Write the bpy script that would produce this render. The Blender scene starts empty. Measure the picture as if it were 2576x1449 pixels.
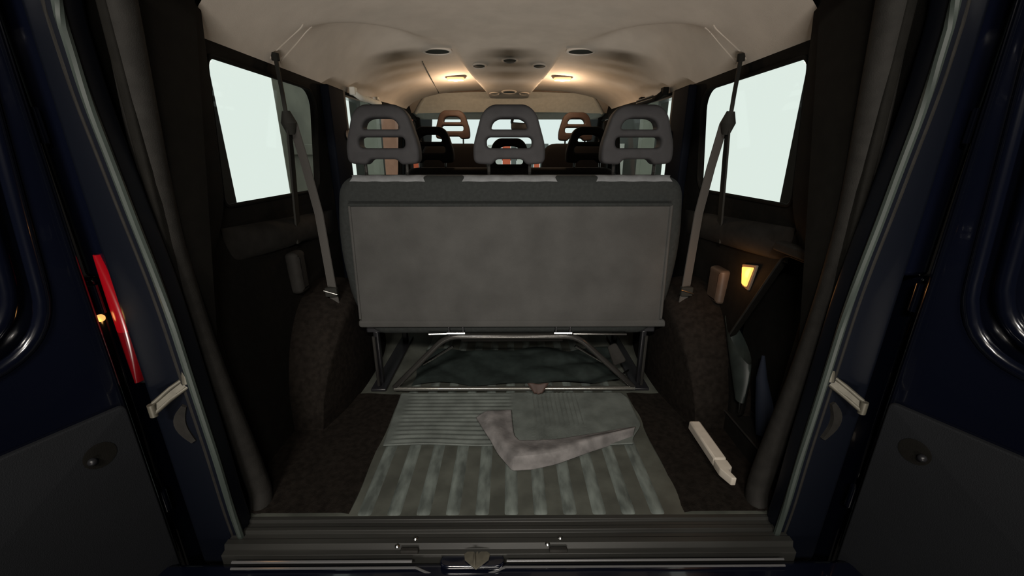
import bpy, bmesh, math, random
from mathutils import Vector, Matrix
random.seed(4)
S = bpy.context.scene
C = S.collection
PI = math.pi

# ------------------------------------------------------------------ camera
# world: x right, y towards the van's nose, z up, z = 0 on the load floor
cd = bpy.data.cameras.new('camera'); cam = bpy.data.objects.new('camera', cd); C.objects.link(cam)
cd.sensor_width = 36; cd.sensor_fit = 'HORIZONTAL'; cd.lens = 1020 / 2576 * 36
cd.clip_start = 0.02; cd.clip_end = 200
cam.location = (0, 0, 0.90)
cam.rotation_euler = (math.radians(90 - 18.16), 0, -0.0065)
S.camera = cam

# ------------------------------------------------------------------ world, exposure
w = bpy.data.worlds.new('World'); S.world = w; w.use_nodes = True
bg = w.node_tree.nodes['Background']
bg.inputs[0].default_value = (0.775, 0.865, 0.805, 1); bg.inputs[1].default_value = 1.0
S.view_settings.view_transform = 'Standard'; S.view_settings.look = 'None'
S.view_settings.exposure = 0; S.view_settings.gamma = 1; S.view_settings.use_curve_mapping = False

# lamps behind the camera (fittings below); the low third is added for the ceiling
LAMPS = [((-0.55, -1.2, 1.98), 10.5, 0.50, 80), ((0.60, -1.4, 1.98), 6.5, 0.50, 80), ((0.0, -1.5, -0.30), 5.7, 0.80, 50)]   # place, watts, length, beam angle

# ------------------------------------------------------------------ materials
MATS = {}
def mat(name, col, rough=0.6, metal=0.0, spec=0.5, coat=0.0, var=0.0, vscale=40, bump=0.0, bscale=300,
        emit=None, estr=0.0, stretch=(1, 1, 1), col2=None):
    m = bpy.data.materials.new(name); m.use_nodes = True
    nt = m.node_tree; b = nt.nodes['Principled BSDF']
    b.inputs['Base Color'].default_value = (*col, 1)
    b.inputs['Roughness'].default_value = rough; b.inputs['Metallic'].default_value = metal
    b.inputs['Specular IOR Level'].default_value = spec; b.inputs['Coat Weight'].default_value = coat
    b.inputs['Coat Roughness'].default_value = 0.05
    if emit: b.inputs['Emission Color'].default_value = (*emit, 1); b.inputs['Emission Strength'].default_value = estr
    tc = nt.nodes.new('ShaderNodeTexCoord'); mp = nt.nodes.new('ShaderNodeMapping')
    mp.inputs['Scale'].default_value = stretch
    nt.links.new(tc.outputs['Object'], mp.inputs[0])
    if var:
        n = nt.nodes.new('ShaderNodeTexNoise'); n.inputs['Scale'].default_value = vscale; n.inputs['Detail'].default_value = 5
        nt.links.new(mp.outputs[0], n.inputs[0])
        r = nt.nodes.new('ShaderNodeValToRGB')
        c2 = col2 or tuple(min(1, c * (1 + var)) for c in col)
        r.color_ramp.elements[0].position = 0.35; r.color_ramp.elements[1].position = 0.68
        r.color_ramp.elements[0].color = (*[c * (1 - var) for c in col], 1); r.color_ramp.elements[1].color = (*c2, 1)
        nt.links.new(n.outputs[0], r.inputs[0]); nt.links.new(r.outputs[0], b.inputs['Base Color'])
    if bump:
        n2 = nt.nodes.new('ShaderNodeTexNoise'); n2.inputs['Scale'].default_value = bscale; n2.inputs['Detail'].default_value = 3
        nt.links.new(mp.outputs[0], n2.inputs[0])
        bp = nt.nodes.new('ShaderNodeBump'); bp.inputs['Strength'].default_value = bump; bp.inputs['Distance'].default_value = 0.002
        nt.links.new(n2.outputs[0], bp.inputs['Height']); nt.links.new(bp.outputs[0], b.inputs['Normal'])
    MATS[name] = m
    return m
M = MATS
mat('navy', (0.0018, 0.0026, 0.0070), 0.20, 0.0, 0.5, 0.7)
mat('headliner', (0.585, 0.525, 0.460), 0.95, spec=0.1, var=0.06, vscale=9, bump=0.25, bscale=500)
mat('header_grey', (0.78, 0.77, 0.70), 0.8, spec=0.2, var=0.05, bump=0.1)
mat('trim_black', (0.0065, 0.006, 0.005), 0.8, spec=0.1, var=0.15, bump=0.3, bscale=600)
mat('trim_dark', (0.016, 0.015, 0.0135), 0.75, spec=0.15, var=0.15, bump=0.3, bscale=500)
mat('trim_brown', (0.16, 0.12, 0.09), 0.55, spec=0.3, var=0.1)
mat('post_skin', (0.06, 0.052, 0.042), 0.7, spec=0.2)
mat('box_brown', (0.055, 0.040, 0.030), 0.5, spec=0.3, var=0.1)
mat('carpet', (0.011, 0.009, 0.0075), 0.95, spec=0.05, var=0.3, vscale=60, bump=0.8, bscale=400)
mat('panel_felt', (0.050, 0.0495, 0.0475), 0.95, spec=0.05, var=0.14, vscale=7, bump=0.6, bscale=450)
mat('fabric', (0.020, 0.022, 0.0215), 0.9, spec=0.1, var=0.12, vscale=90, bump=0.5, bscale=700)
mat('headrest', (0.027, 0.0265, 0.028), 0.7, spec=0.12, var=0.08, vscale=30, bump=0.2, bscale=500)
mat('headrest_brown', (0.050, 0.030, 0.024), 0.6, spec=0.3, var=0.08, vscale=30)
mat('seat_dark', (0.009, 0.0075, 0.007), 0.85, spec=0.1)
mat('strip', (0.13, 0.135, 0.14), 0.8, spec=0.2, var=0.12, vscale=50)
mat('tube', (0.05, 0.048, 0.045), 0.18, 0.6, 0.6)
mat('tube_bright', (0.22, 0.22, 0.20), 0.2, 0.8)
mat('chrome', (0.25, 0.25, 0.24), 0.22, 1.0)
mat('black_metal', (0.012, 0.012, 0.014), 0.35, 0.0, 0.5)
mat('rubber_mat', (0.095, 0.108, 0.100), 0.55, spec=0.35, var=0.22, vscale=14, bump=0.3)
mat('mat_back', (0.145, 0.138, 0.136), 0.7, spec=0.2, var=0.3, vscale=22, bump=0.4, bscale=120)
mat('floor_steel', (0.062, 0.066, 0.056), 0.45, spec=0.4, var=0.28, vscale=10, bump=0.15, bscale=90)
mat('floor_wear', (0.105, 0.122, 0.112), 0.5, spec=0.4, var=0.45, vscale=22, stretch=(1.5, 0.5, 1), bump=0.2, bscale=90)
mat('scuff', (0.020, 0.020, 0.018), 0.5, spec=0.4, var=0.3, vscale=8, stretch=(0.3, 3, 1))
mat('seal', (0.032, 0.041, 0.036), 0.5, spec=0.4, var=0.12, vscale=12)
mat('webbing', (0.055, 0.052, 0.048), 0.8, spec=0.2, bump=0.4, bscale=600)
mat('webbing_dark', (0.014, 0.014, 0.012), 0.8, spec=0.2)
mat('door_card', (0.0070, 0.0080, 0.0100), 0.75, spec=0.25, var=0.1, vscale=6, bump=0.35, bscale=500)
mat('zinc', (0.095, 0.088, 0.068), 0.5, 0.3, var=0.15, vscale=60)
mat('pale_plastic', (0.46, 0.42, 0.36), 0.5, spec=0.4, var=0.05)
mat('bag', (0.020, 0.027, 0.025), 0.5, spec=0.4, var=0.2, vscale=25)
mat('navy_cloth', (0.010, 0.014, 0.025), 0.8, spec=0.2)
mat('red_lens', (0.10, 0.002, 0.004), 0.2, spec=0.5, emit=(0.5, 0.002, 0.008), estr=0.30)
mat('red_lens_off', (0.10, 0.002, 0.004), 0.2)
mat('amber_lens', (0.8, 0.35, 0.05), 0.2, emit=(1.0, 0.45, 0.10), estr=1.6)
mat('amber_reflection', (0.9, 0.5, 0.1), 0.2, emit=(1.0, 0.50, 0.15), estr=1.1)  # glow that stands in for the lamp's reflection on the door
mat('lamp_lens', (0.9, 0.7, 0.4), 0.3, emit=(1.0, 0.62, 0.22), estr=1.3)
mat('lamp_bulb', (0.9, 0.8, 0.6), 0.3, emit=(1.0, 0.80, 0.50), estr=9)
mat('tube_light', (0.9, 0.9, 0.9), 0.3, emit=(1.0, 0.95, 0.86), estr=8)
mat('vent_dark', (0.022, 0.025, 0.020), 0.7)
mat('concrete', (0.05, 0.048, 0.045), 0.9, var=0.2, vscale=3)
mat('asphalt', (0.45, 0.45, 0.43), 0.9, var=0.1, vscale=8)
mat('navy_frame', (0.0022, 0.0032, 0.0065), 0.42, spec=0.25)
mat('navy_dull', (0.003, 0.004, 0.007), 0.7, spec=0.04)
mat('wall_green', (0.016, 0.018, 0.014), 0.9, var=0.2, vscale=2)
mat('gate_paint', (0.15, 0.145, 0.115), 0.8, var=0.25, vscale=3)
mat('post_grey', (0.15, 0.155, 0.125), 0.7, var=0.1, vscale=4)
mat('post_terra', (0.30, 0.15, 0.10), 0.8, var=0.12, vscale=5)
mat('board_orange', (0.85, 0.16, 0.07), 0.6)
mat('board_white', (0.80, 0.80, 0.74), 0.6)
mat('board_grey', (0.16, 0.17, 0.16), 0.6)
mat('mirror', (0.02, 0.02, 0.022), 0.4)
def glass(name, tint, refl):
    m = bpy.data.materials.new(name); m.use_nodes = True; nt = m.node_tree
    for n in list(nt.nodes): nt.nodes.remove(n)
    o = nt.nodes.new('ShaderNodeOutputMaterial'); t = nt.nodes.new('ShaderNodeBsdfTransparent')
    g = nt.nodes.new('ShaderNodeBsdfGlossy'); x = nt.nodes.new('ShaderNodeMixShader')
    t.inputs[0].default_value = (*tint, 1); g.inputs[1].default_value = 0.02; x.inputs[0].default_value = refl
    nt.links.new(t.outputs[0], x.inputs[1]); nt.links.new(g.outputs[0], x.inputs[2]); nt.links.new(x.outputs[0], o.inputs[0])
    MATS[name] = m
glass('glass', (0.985, 0.995, 0.99), 0.02)
glass('glass_screen', (0.93, 0.97, 1.0), 0.02)

# ------------------------------------------------------------------ helpers
def link(o, parent=None):
    C.objects.link(o)
    if parent: o.parent = parent
    return o
def obj(name, bm, m, parent=None, smooth=True, bevel=0, seg=2):
    me = bpy.data.meshes.new(name)
    bmesh.ops.recalc_face_normals(bm, faces=bm.faces)
    bm.to_mesh(me); bm.free()
    return fin(name, me, m, parent, smooth, bevel, seg)
def fin(name, me, m, parent=None, smooth=True, bevel=0, seg=2):
    me.materials.clear(); me.materials.append(M[m])
    o = bpy.data.objects.new(name, me); link(o, parent)
    if smooth:
        for p in me.polygons: p.use_smooth = True
        try: me.set_sharp_from_angle(angle=math.radians(38))
        except Exception: pass
    if bevel:
        b = o.modifiers.new('bevel', 'BEVEL'); b.width = bevel; b.segments = seg; b.limit_method = 'ANGLE'
        b.angle_limit = math.radians(35)
    return o
def tag(o, label, cat, group=None):
    o['label'] = label; o['category'] = cat
    if group: o['group'] = group
    return o
def struct(o, label, cat='structure'):
    o['kind'] = 'structure'; o['label'] = label; o['category'] = cat
    return o
def thing(name, label, cat, loc=(0, 0, 0), rz=0, group=None):
    o = bpy.data.objects.new(name, None); link(o); o.location = loc; o.rotation_euler = (0, 0, rz)
    o.empty_display_size = 0.05
    return tag(o, label, cat, group)
def box(bm, x0, x1, y0, y1, z0, z1):
    v = [bm.verts.new(p) for p in ((x0,y0,z0),(x1,y0,z0),(x1,y1,z0),(x0,y1,z0),(x0,y0,z1),(x1,y0,z1),(x1,y1,z1),(x0,y1,z1))]
    for f in ((0,3,2,1),(4,5,6,7),(0,1,5,4),(1,2,6,5),(2,3,7,6),(3,0,4,7)): bm.faces.new([v[i] for i in f])
    return v
def boxo(name, dims, m, parent=None, bevel=0.004, seg=2):
    bm = bmesh.new(); box(bm, *dims); return obj(name, bm, m, parent, bevel=bevel, seg=seg)
def smooth_path(pts, r=0.02, n=5):
    """round the inner corners of a polyline"""
    P = [Vector(p) for p in pts]; out = [P[0]]
    for i in range(1, len(P) - 1):
        a, b, c = P[i-1], P[i], P[i+1]
        d1 = (a - b); d2 = (c - b); k = min(r, d1.length * 0.45, d2.length * 0.45)
        p = b + d1.normalized() * k; q = b + d2.normalized() * k
        for j in range(n + 1):
            t = j / n; out.append(p * (1-t)**2 + b * 2*t*(1-t) + q * t*t)
    out.append(P[-1]); return out
def tube(bm, pts, r, seg=10, closed=False, rfun=None):
    P = [Vector(p) for p in pts]; n = len(P); rings = []
    up = Vector((0.03, 0.11, 1)).normalized()
    for i, p in enumerate(P):
        if closed: d = P[(i+1) % n] - P[i-1]
        else: d = P[min(i+1, n-1)] - P[max(i-1, 0)]
        d.normalize()
        a = d.cross(up)
        if a.length < 0.05: a = d.cross(Vector((1, 0.2, 0)))
        a.normalize(); b = d.cross(a)
        rr = rfun(i / (n-1)) if rfun else r
        rings.append([bm.verts.new(p + (a * math.cos(t) + b * math.sin(t)) * rr) for t in [2*PI*k/seg for k in range(seg)]])
    for i in range(n if closed else n - 1):
        A, B = rings[i], rings[(i+1) % n]
        # keep the rings aligned when the frame flips
        off = min(range(seg), key=lambda o: (A[0].co - B[o].co).length)
        for k in range(seg):
            bm.faces.new((A[k], A[(k+1) % seg], B[(k+1+off) % seg], B[(k+off) % seg]))
    if not closed: bm.faces.new(rings[0][::-1]); bm.faces.new(rings[-1])
def tubeo(name, pts, r, m, parent=None, seg=10, closed=False, rnd=0, rfun=None):
    bm = bmesh.new(); tube(bm, smooth_path(pts, rnd) if rnd else pts, r, seg, closed, rfun); return obj(name, bm, m, parent)
def ribbon(name, pts, wid, thick, wdir, m, parent=None):
    """flat strap through pts, its width along wdir (vector, or one vector per point)"""
    P = [Vector(p) for p in pts]; bm = bmesh.new(); rings = []
    for i, p in enumerate(P):
        d = (P[min(i+1, len(P)-1)] - P[max(i-1, 0)]).normalized()
        wv = Vector(wdir[i] if isinstance(wdir, list) else wdir); wv = (wv - d * wv.dot(d)).normalized(); nv = d.cross(wv)
        ww = wid[i] if isinstance(wid, (list, tuple)) else wid
        rings.append([bm.verts.new(p + wv * ww/2 * a + nv * thick/2 * b) for a, b in ((-1,-1),(1,-1),(1,1),(-1,1))])
    for A, B in zip(rings, rings[1:]):
        for k in range(4): bm.faces.new((A[k], A[(k+1) % 4], B[(k+1) % 4], B[k]))
    bm.faces.new(rings[0][::-1]); bm.faces.new(rings[-1])
    return obj(name, bm, m, parent)
def rrect(x0, x1, y0, y1, r, n=6):
    """rounded rectangle outline; r one radius or four (bl, br, tr, tl)"""
    r = r if isinstance(r, (list, tuple)) else (r,) * 4; out = []
    for (cx, cy, rr, a0) in ((x0+r[0], y0+r[0], r[0], PI), (x1-r[1], y0+r[1], r[1], 1.5*PI), (x1-r[2], y1-r[2], r[2], 0), (x0+r[3], y1-r[3], r[3], PI/2)):
        for k in range(n + 1):
            a = a0 + PI/2 * k / n; out.append((cx + rr*math.cos(a), cy + rr*math.sin(a)))
    return out
def roundpoly(pts, rad, n=5):
    """closed polygon with rounded corners; rad one value or a list"""
    out = []; N = len(pts)
    for i in range(N):
        a, b, c = Vector(pts[i-1]), Vector(pts[i]), Vector(pts[(i+1) % N])
        r = rad[i] if isinstance(rad, (list, tuple)) else rad
        d1, d2 = a - b, c - b; k = min(r, d1.length*0.49, d2.length*0.49)
        p = b + d1.normalized()*k; q = b + d2.normalized()*k
        for j in range(n + 1):
            t = j / n; v = p*(1-t)**2 + b*2*t*(1-t) + q*t*t; out.append((v.x, v.y))
    return out
def plate_mesh(loops, thick, bevel=0.0, bres=2):
    """2-D outline with holes -> a solid plate centred on local z = 0 (mesh)"""
    cu = bpy.data.curves.new('tmp', 'CURVE'); cu.dimensions = '2D'; cu.fill_mode = 'BOTH'
    for lp in loops:
        s = cu.splines.new('POLY'); s.points.add(len(lp) - 1); s.use_cyclic_u = True
        for i, p in enumerate(lp): s.points[i].co = (p[0], p[1], 0, 1)
    cu.extrude = max(thick/2 - bevel, 0); cu.bevel_depth = bevel; cu.bevel_resolution = bres
    if bevel: cu.offset = -bevel
    t = bpy.data.objects.new('tmp', cu); C.objects.link(t)
    dg = bpy.context.evaluated_depsgraph_get()
    me = bpy.data.meshes.new_from_object(t.evaluated_get(dg))
    bpy.data.objects.remove(t); bpy.data.curves.remove(cu)
    bm = bmesh.new(); bm.from_mesh(me); bmesh.ops.remove_doubles(bm, verts=bm.verts, dist=1e-5)
    bmesh.ops.recalc_face_normals(bm, faces=bm.faces); bm.to_mesh(me); bm.free()
    return me
XZ = Matrix(((1,0,0,0),(0,0,-1,0),(0,1,0,0),(0,0,0,1)))       # outline (x, z), thickness along y
YZ = Matrix(((0,0,1,0),(1,0,0,0),(0,1,0,0),(0,0,0,1)))        # outline (y, z), thickness along x
def plate(name, loops, thick, m, parent=None, frame=XZ, at=(0, 0, 0), bevel=0.0, fun=None, bres=2):
    me = plate_mesh(loops, thick, bevel, bres); me.transform(Matrix.Translation(at) @ frame)
    if fun:
        for v in me.vertices: v.co = fun(v.co)
    me.update()
    return fin(name, me, m, parent)
def surf(bm, fn, nu, nv):
    g = [[bm.verts.new(fn(i/nu, j/nv)) for j in range(nv+1)] for i in range(nu+1)]
    for i in range(nu):
        for j in range(nv): bm.faces.new((g[i][j], g[i+1][j], g[i+1][j+1], g[i][j+1]))
def lathe(bm, prof, seg, frame):
    rings = [[bm.verts.new(frame @ Vector((r*math.cos(2*PI*k/seg), r*math.sin(2*PI*k/seg), z))) for k in range(seg)] for r, z in prof]
    for A, B in zip(rings, rings[1:]):
        for k in range(seg): bm.faces.new((A[k], A[(k+1)%seg], B[(k+1)%seg], B[k]))
    bm.faces.new(rings[0][::-1]); bm.faces.new(rings[-1])
def sst(a, b, x):
    t = max(0, min(1, (x-a)/(b-a))); return t*t*(3-2*t)
def copy_tree(o, parent=None):
    c = o.copy(); C.objects.link(c); c.parent = parent
    for ch in o.children: copy_tree(ch, c)
    return c

# ================================================================== SURROUNDINGS
bm = bmesh.new(); box(bm, -8, 8, 1.7, 14, -0.75, -0.56)
struct(obj('ground', bm, 'asphalt', bevel=0), 'pale concrete yard under the nose of the van', 'ground')  # yard made pale to bounce more daylight up to the headliner
bm = bmesh.new(); box(bm, -3, 3, -5.1, 1.72, -0.75, -0.55)
struct(obj('floor_added', bm, 'concrete', bevel=0), 'dark floor of the added unseen workshop under the tail of the van', 'floor')
# unseen dark workshop added to keep daylight off the tail (the nose stands outside)
bm = bmesh.new(); box(bm, -3.0, -2.9, -5, 1.7, -0.55, 2.2)
struct(obj('wall_added_left', bm, 'concrete', bevel=0), 'added unseen dark workshop wall left of the van, keeps daylight off the tail', 'wall')
bm = bmesh.new(); box(bm, 2.9, 3.0, -5, 1.7, -0.55, 2.2)
struct(obj('wall_added_right', bm, 'concrete', bevel=0), 'added unseen dark workshop wall right of the van, keeps daylight off the tail', 'wall')
bm = bmesh.new(); box(bm, -3.0, 3.0, -5.1, -5, -0.55, 2.2)
struct(obj('wall_added_back', bm, 'concrete', bevel=0), 'added unseen dark workshop wall behind the van, keeps daylight off the tail', 'wall')
bm = bmesh.new(); box(bm, -3.0, 3.0, -5.1, 1.7, 2.2, 2.3)
struct(obj('ceiling_added', bm, 'concrete', bevel=0), 'added unseen dark workshop ceiling, keeps daylight off the tail', 'ceiling')
bm = bmesh.new(); box(bm, -2.9, -1.12, 1.6, 1.7, -0.55, 2.2); box(bm, 1.12, 2.9, 1.6, 1.7, -0.55, 2.2); box(bm, -1.12, 1.12, 1.6, 1.7, 1.62, 2.2)
struct(obj('wall_added_front', bm, 'concrete', bevel=0), 'added unseen dark workshop front wall with gateway for the van, keeps daylight off the tail', 'wall')

for i, (p, e, sz, beam) in enumerate(LAMPS):
    L = bpy.data.lights.new('workshop_light', 'AREA'); L.energy = e; L.shape = 'RECTANGLE'
    L.size = sz; L.size_y = 0.12; L.spread = math.radians(beam); L.color = (1.0, 0.93, 0.84)
    lo = bpy.data.objects.new('workshop_light', L); C.objects.link(lo); lo.location = p
    tgt = Vector((0, 1.25, 0.2)) if i < 2 else Vector((0, 1.75, 1.25))
    lo.rotation_euler = (tgt - Vector(p)).to_track_quat('-Z', 'Y').to_euler()
    fx = thing('strip_lamp', ['white strip lamp hung from workshop ceiling on the left', 'white strip lamp hung from workshop ceiling on the right',
               'added unseen work lamp on a low floor stand behind the van, brightens the ceiling'][i], 'lamp', p)
    fx.rotation_euler = lo.rotation_euler
    bm = bmesh.new(); box(bm, -sz/2-0.03, sz/2+0.03, -0.08, 0.08, 0.01, 0.06); obj('housing', bm, 'concrete', fx, bevel=0.01)
    Ri = lo.rotation_euler.to_matrix().inverted(); end = Vector((0, 0, (2.2 if i < 2 else -0.55) - p[2]))
    tubeo('stand', [Vector((0, 0, 0.05)), Ri @ end], 0.015, 'concrete', fx, 8)

# things outside the windscreen and the side windows
xs = -3.2; k = 0
fence = thing('board_fence', 'low fence of orange white and grey upright boards beyond the windscreen', 'fence', (0, 12, -0.55))
pat = ['board_white', 'board_grey', 'board_orange', 'board_grey', 'board_white', 'board_white', 'board_orange', 'board_grey']
while xs < 3.2:
    wd = 0.24 if k % 3 else 0.17
    bm = bmesh.new(); box(bm, xs, xs + wd - 0.015, -0.02, 0.02, 0, 1.72 + 0.03*(k % 2)); obj('board', bm, pat[k % 8], fence, bevel=0.004); xs += wd; k += 1
bm = bmesh.new(); box(bm, -3.2, xs, 0.02, 0.06, 0.5, 0.58); box(bm, -3.2, xs, 0.02, 0.06, 1.3, 1.38); obj('rail', bm, 'board_grey', fence)
for s in (-1, 1):
    dw = thing('yard_wall', 'dark green yard wall outside the %s side windows' % ('left' if s < 0 else 'right'), 'wall', (s*3.3, 9.35, -0.55))
    bm = bmesh.new(); box(bm, -0.08, 0.08, 0, 6.0, 0, 2.7); obj('wall_body', bm, 'wall_green', dw, bevel=0.01)
    bm = bmesh.new(); box(bm, -0.12, 0.12, -0.03, 6.03, 2.7, 2.76); obj('coping', bm, 'post_grey', dw, bevel=0.01)
def post(x, y, wdt, m, label):
    t = thing('yard_post', label, 'post', (x, y, -0.55))
    boxo('shaft', (-wdt/2, wdt/2, -wdt/2, wdt/2, 0, 2.75), m, t, bevel=0.02)
    boxo('cap', (-wdt/2-0.03, wdt/2+0.03, -wdt/2-0.03, wdt/2+0.03, 2.75, 2.83), m, t, bevel=0.02)
post(-2.62, 9.6, 0.30, 'post_terra', 'terracotta yard post seen through the left side window')
post(-2.62, 8.3, 0.26, 'post_grey', 'grey green yard post beside the terracotta post')
post(2.55, 8.0, 0.24, 'post_grey', 'pale grey yard post seen through the right side window')

t = thing('gate_leaf', 'grey brown yard gate leaf standing open outside the left rear window', 'gate', (-1.8, 3.46, -0.55))
boxo('leaf', (-0.025, 0.025, 0, 0.62, 0.05, 2.6), 'gate_paint', t, bevel=0.01)
for zz in (0.3, 1.45, 2.3): boxo('rail', (0.025, 0.05, 0.02, 0.60, zz, zz+0.09), 'gate_paint', t, bevel=0.006)
boxo('frame_post', (-0.04, 0.04, 0.62, 0.70, 0, 2.7), 'post_grey', t, bevel=0.01)
# ================================================================== VAN SHELL
# ---- floor
bm = bmesh.new(); box(bm, -0.80, 0.80, 0.815, 4.2, -0.06, 0.0)
floor = struct(obj('floor', bm, 'floor_steel', bevel=0), 'dark scuffed sheet steel load floor', 'floor')
for i in range(17):
    x = -0.616 + i*0.0775
    if abs(x) > 0.43: continue
    def rib(u, v, x=x):
        v = v**2.2; xx = (u-0.5)*2; yy = 0.826 + v*(3.0-0.826)
        h = 0.0055*(1 - abs(xx)**4) * math.sin(min(1, v*150)*PI/2)
        return (x + xx*0.019, yy, h - 0.0008)
    bm = bmesh.new(); surf(bm, rib, 10, 60)
    obj('floor_rib', bm, 'floor_wear' if 2 < i < 14 else 'floor_steel', floor)

for x0, x1 in ((-0.735, -0.425), (0.465, 0.735)):      # carpet strips beside the bare steel
    bm = bmesh.new()
    def cs(u, v, x0=x0, x1=x1):
        x = x0 + (x1-x0)*u; y = 0.832 + 0.56*v; e = 0.0025*math.sin(y*23 + x0*9)
        inner_ = (u if x0 < 0 else 1-u)
        return (x + (e if inner_ > 0.95 else 0), y, 0.0055 + 0.003*math.sin(x*31)*math.sin(y*19) - (0.004 if inner_ > 0.97 else 0))
    surf(bm, cs, 16, 28); o = obj('side_carpet', bm, 'carpet', floor)
# ---- threshold: stepped plastic scuff plate, steel lip, seal
sc = []
prof = [(0.826, 0.001), (0.815, 0.001), (0.812, -0.006), (0.800, -0.006), (0.797, -0.002), (0.786, -0.002), (0.783, -0.010), (0.770, -0.010), (0.767, -0.006),
        (0.752, -0.006), (0.748, -0.020), (0.735, -0.022), (0.735, -0.06), (0.83, -0.06)]
bm = bmesh.new()
A = [bm.verts.new((-0.70, y, z)) for y, z in prof]; B = [bm.verts.new((0.70, y, z)) for y, z in prof]
for i in range(len(prof)): bm.faces.new((A[i], A[(i+1) % len(prof)], B[(i+1) % len(prof)], B[i]))
bm.faces.new(A); bm.faces.new(B[::-1])
sill = struct(obj('trim_sill', bm, 'scuff', bevel=0.0012), 'black stepped scuff plate on the rear threshold', 'trim')
# lip rails interrupted by the latch pocket
def lip(x0, x1, y, z, r, nm='sill_lip'):
    return tubeo(nm, [(x0, y, z), (x1, y, z)], r, 'chromeish', sill, 8)
mat('chromeish', (0.42, 0.42, 0.43), 0.2, 0.8)
lip(-0.665, -0.235, 0.7215, -0.026, 0.0035); lip(-0.665, -0.225, 0.713, -0.036, 0.0030)
lip(-0.008, 0.66, 0.7215, -0.026, 0.0028); lip(-0.012, 0.66, 0.713, -0.036, 0.0026)
tubeo('sill_lip', [(-0.225, 0.713, -0.036), (-0.19, 0.705, -0.047), (-0.05, 0.705, -0.047), (-0.012, 0.713, -0.036)], 0.003, 'chromeish', sill, 8, rnd=0.02)
bm = bmesh.new(); box(bm, -0.84, 0.84, 0.60, 0.735, -0.30, -0.043)
struct(obj('trim_bumper', bm, 'navy', bevel=0.012), 'dark navy rear bumper under the threshold', 'bumper')
# latch pocket with heart shaped striker plate
lt = thing('latch_striker', 'heart shaped steel latch plate in a black pocket on the threshold', 'latch', (-0.090, 0.722, -0.036))
plate('pocket', [roundpoly([(-0.088, -0.014), (0.085, -0.014), (0.060, 0.048), (-0.060, 0.048)], 0.035)], 0.014, 'navy', lt, Matrix.Identity(4), (0, 0, 0.002), bevel=0.004)
heart = [(0, -0.030), (0.030, -0.005), (0.033, 0.010), (0.024, 0.019), (0.010, 0.018), (0.003, 0.011), (0.002, 0.020), (-0.002, 0.020), (-0.003, 0.011), (-0.010, 0.018), (-0.024, 0.019), (-0.033, 0.010), (-0.030, -0.005)]
plate('striker_plate', [[(x*0.95, y*0.95) for x, y in heart]], 0.004, 'zinc', lt, Matrix.Identity(4), (0.010, 0.004, 0.013), bevel=0.001)
tubeo('striker_bar', [(0.010-0.004, -0.018, 0.014), (0.010-0.005, -0.004, 0.020), (0.010-0.006, 0.012, 0.016)], 0.003, 'zinc', lt, 8, rnd=0.006)
for i, (x, y) in enumerate(((-0.235, 0.765), (0.125, 0.765), (-0.275, 0.745), (0.092, 0.748))):
    bm = bmesh.new(); lathe(bm, [(0.006, 0), (0.006, 0.002), (0.003, 0.005)], 10, Matrix.Translation((x, y, -0.007)))
    obj('sill_screw', bm, 'chrome', sill)
for x in (-0.245, 0.118):
    boxo('sill_clip', (x-0.022, x+0.022, 0.735, 0.748, -0.022, -0.012), 'trim_dark', sill, bevel=0.003)

# ---- rear door frame (painted steel) and its seal
half = [(0.672, -0.038), (0.680, 0.08), (0.683, 0.25), (0.691, 0.45), (0.696, 0.60), (0.704, 0.70), (0.715, 0.80), (0.724, 0.90), (0.734, 1.0), (0.737, 1.15), (0.70, 1.29)]
hole = roundpoly(half + [(-x, z) for x, z in half[::-1]], [0.03] + [0.05]*9 + [0.12] + [0.12] + [0.05]*9 + [0.03], 6)
outer = roundpoly([(-0.795, -0.12), (0.795, -0.12), (0.805, 0.7), (0.80, 1.50), (-0.80, 1.50), (-0.805, 0.7)], [0.03, 0.03, 0.4, 0.12, 0.12, 0.4], 10)
fr = struct(plate('trim_rear_frame', [outer, hole], 0.05, 'navy_frame', None, XZ, (0, 0.805, 0), bevel=0.012, bres=3), 'navy painted steel frame of the rear door opening', 'door frame')
sp = [(x*1.0, 0.776, z) for x, z in hole if True]
bm = bmesh.new(); tube(bm, sp, 0.0075, 8, True); obj('door_seal', bm, 'seal', fr)
hole2 = [(x*1.035, (z-0.6)*1.02+0.6) for x, z in hole]
bm = bmesh.new(); tube(bm, [(x, 0.782, z) for x, z in hole2], 0.004, 8, True); obj('seal_flange', bm, 'trim_dark', fr)

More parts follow.
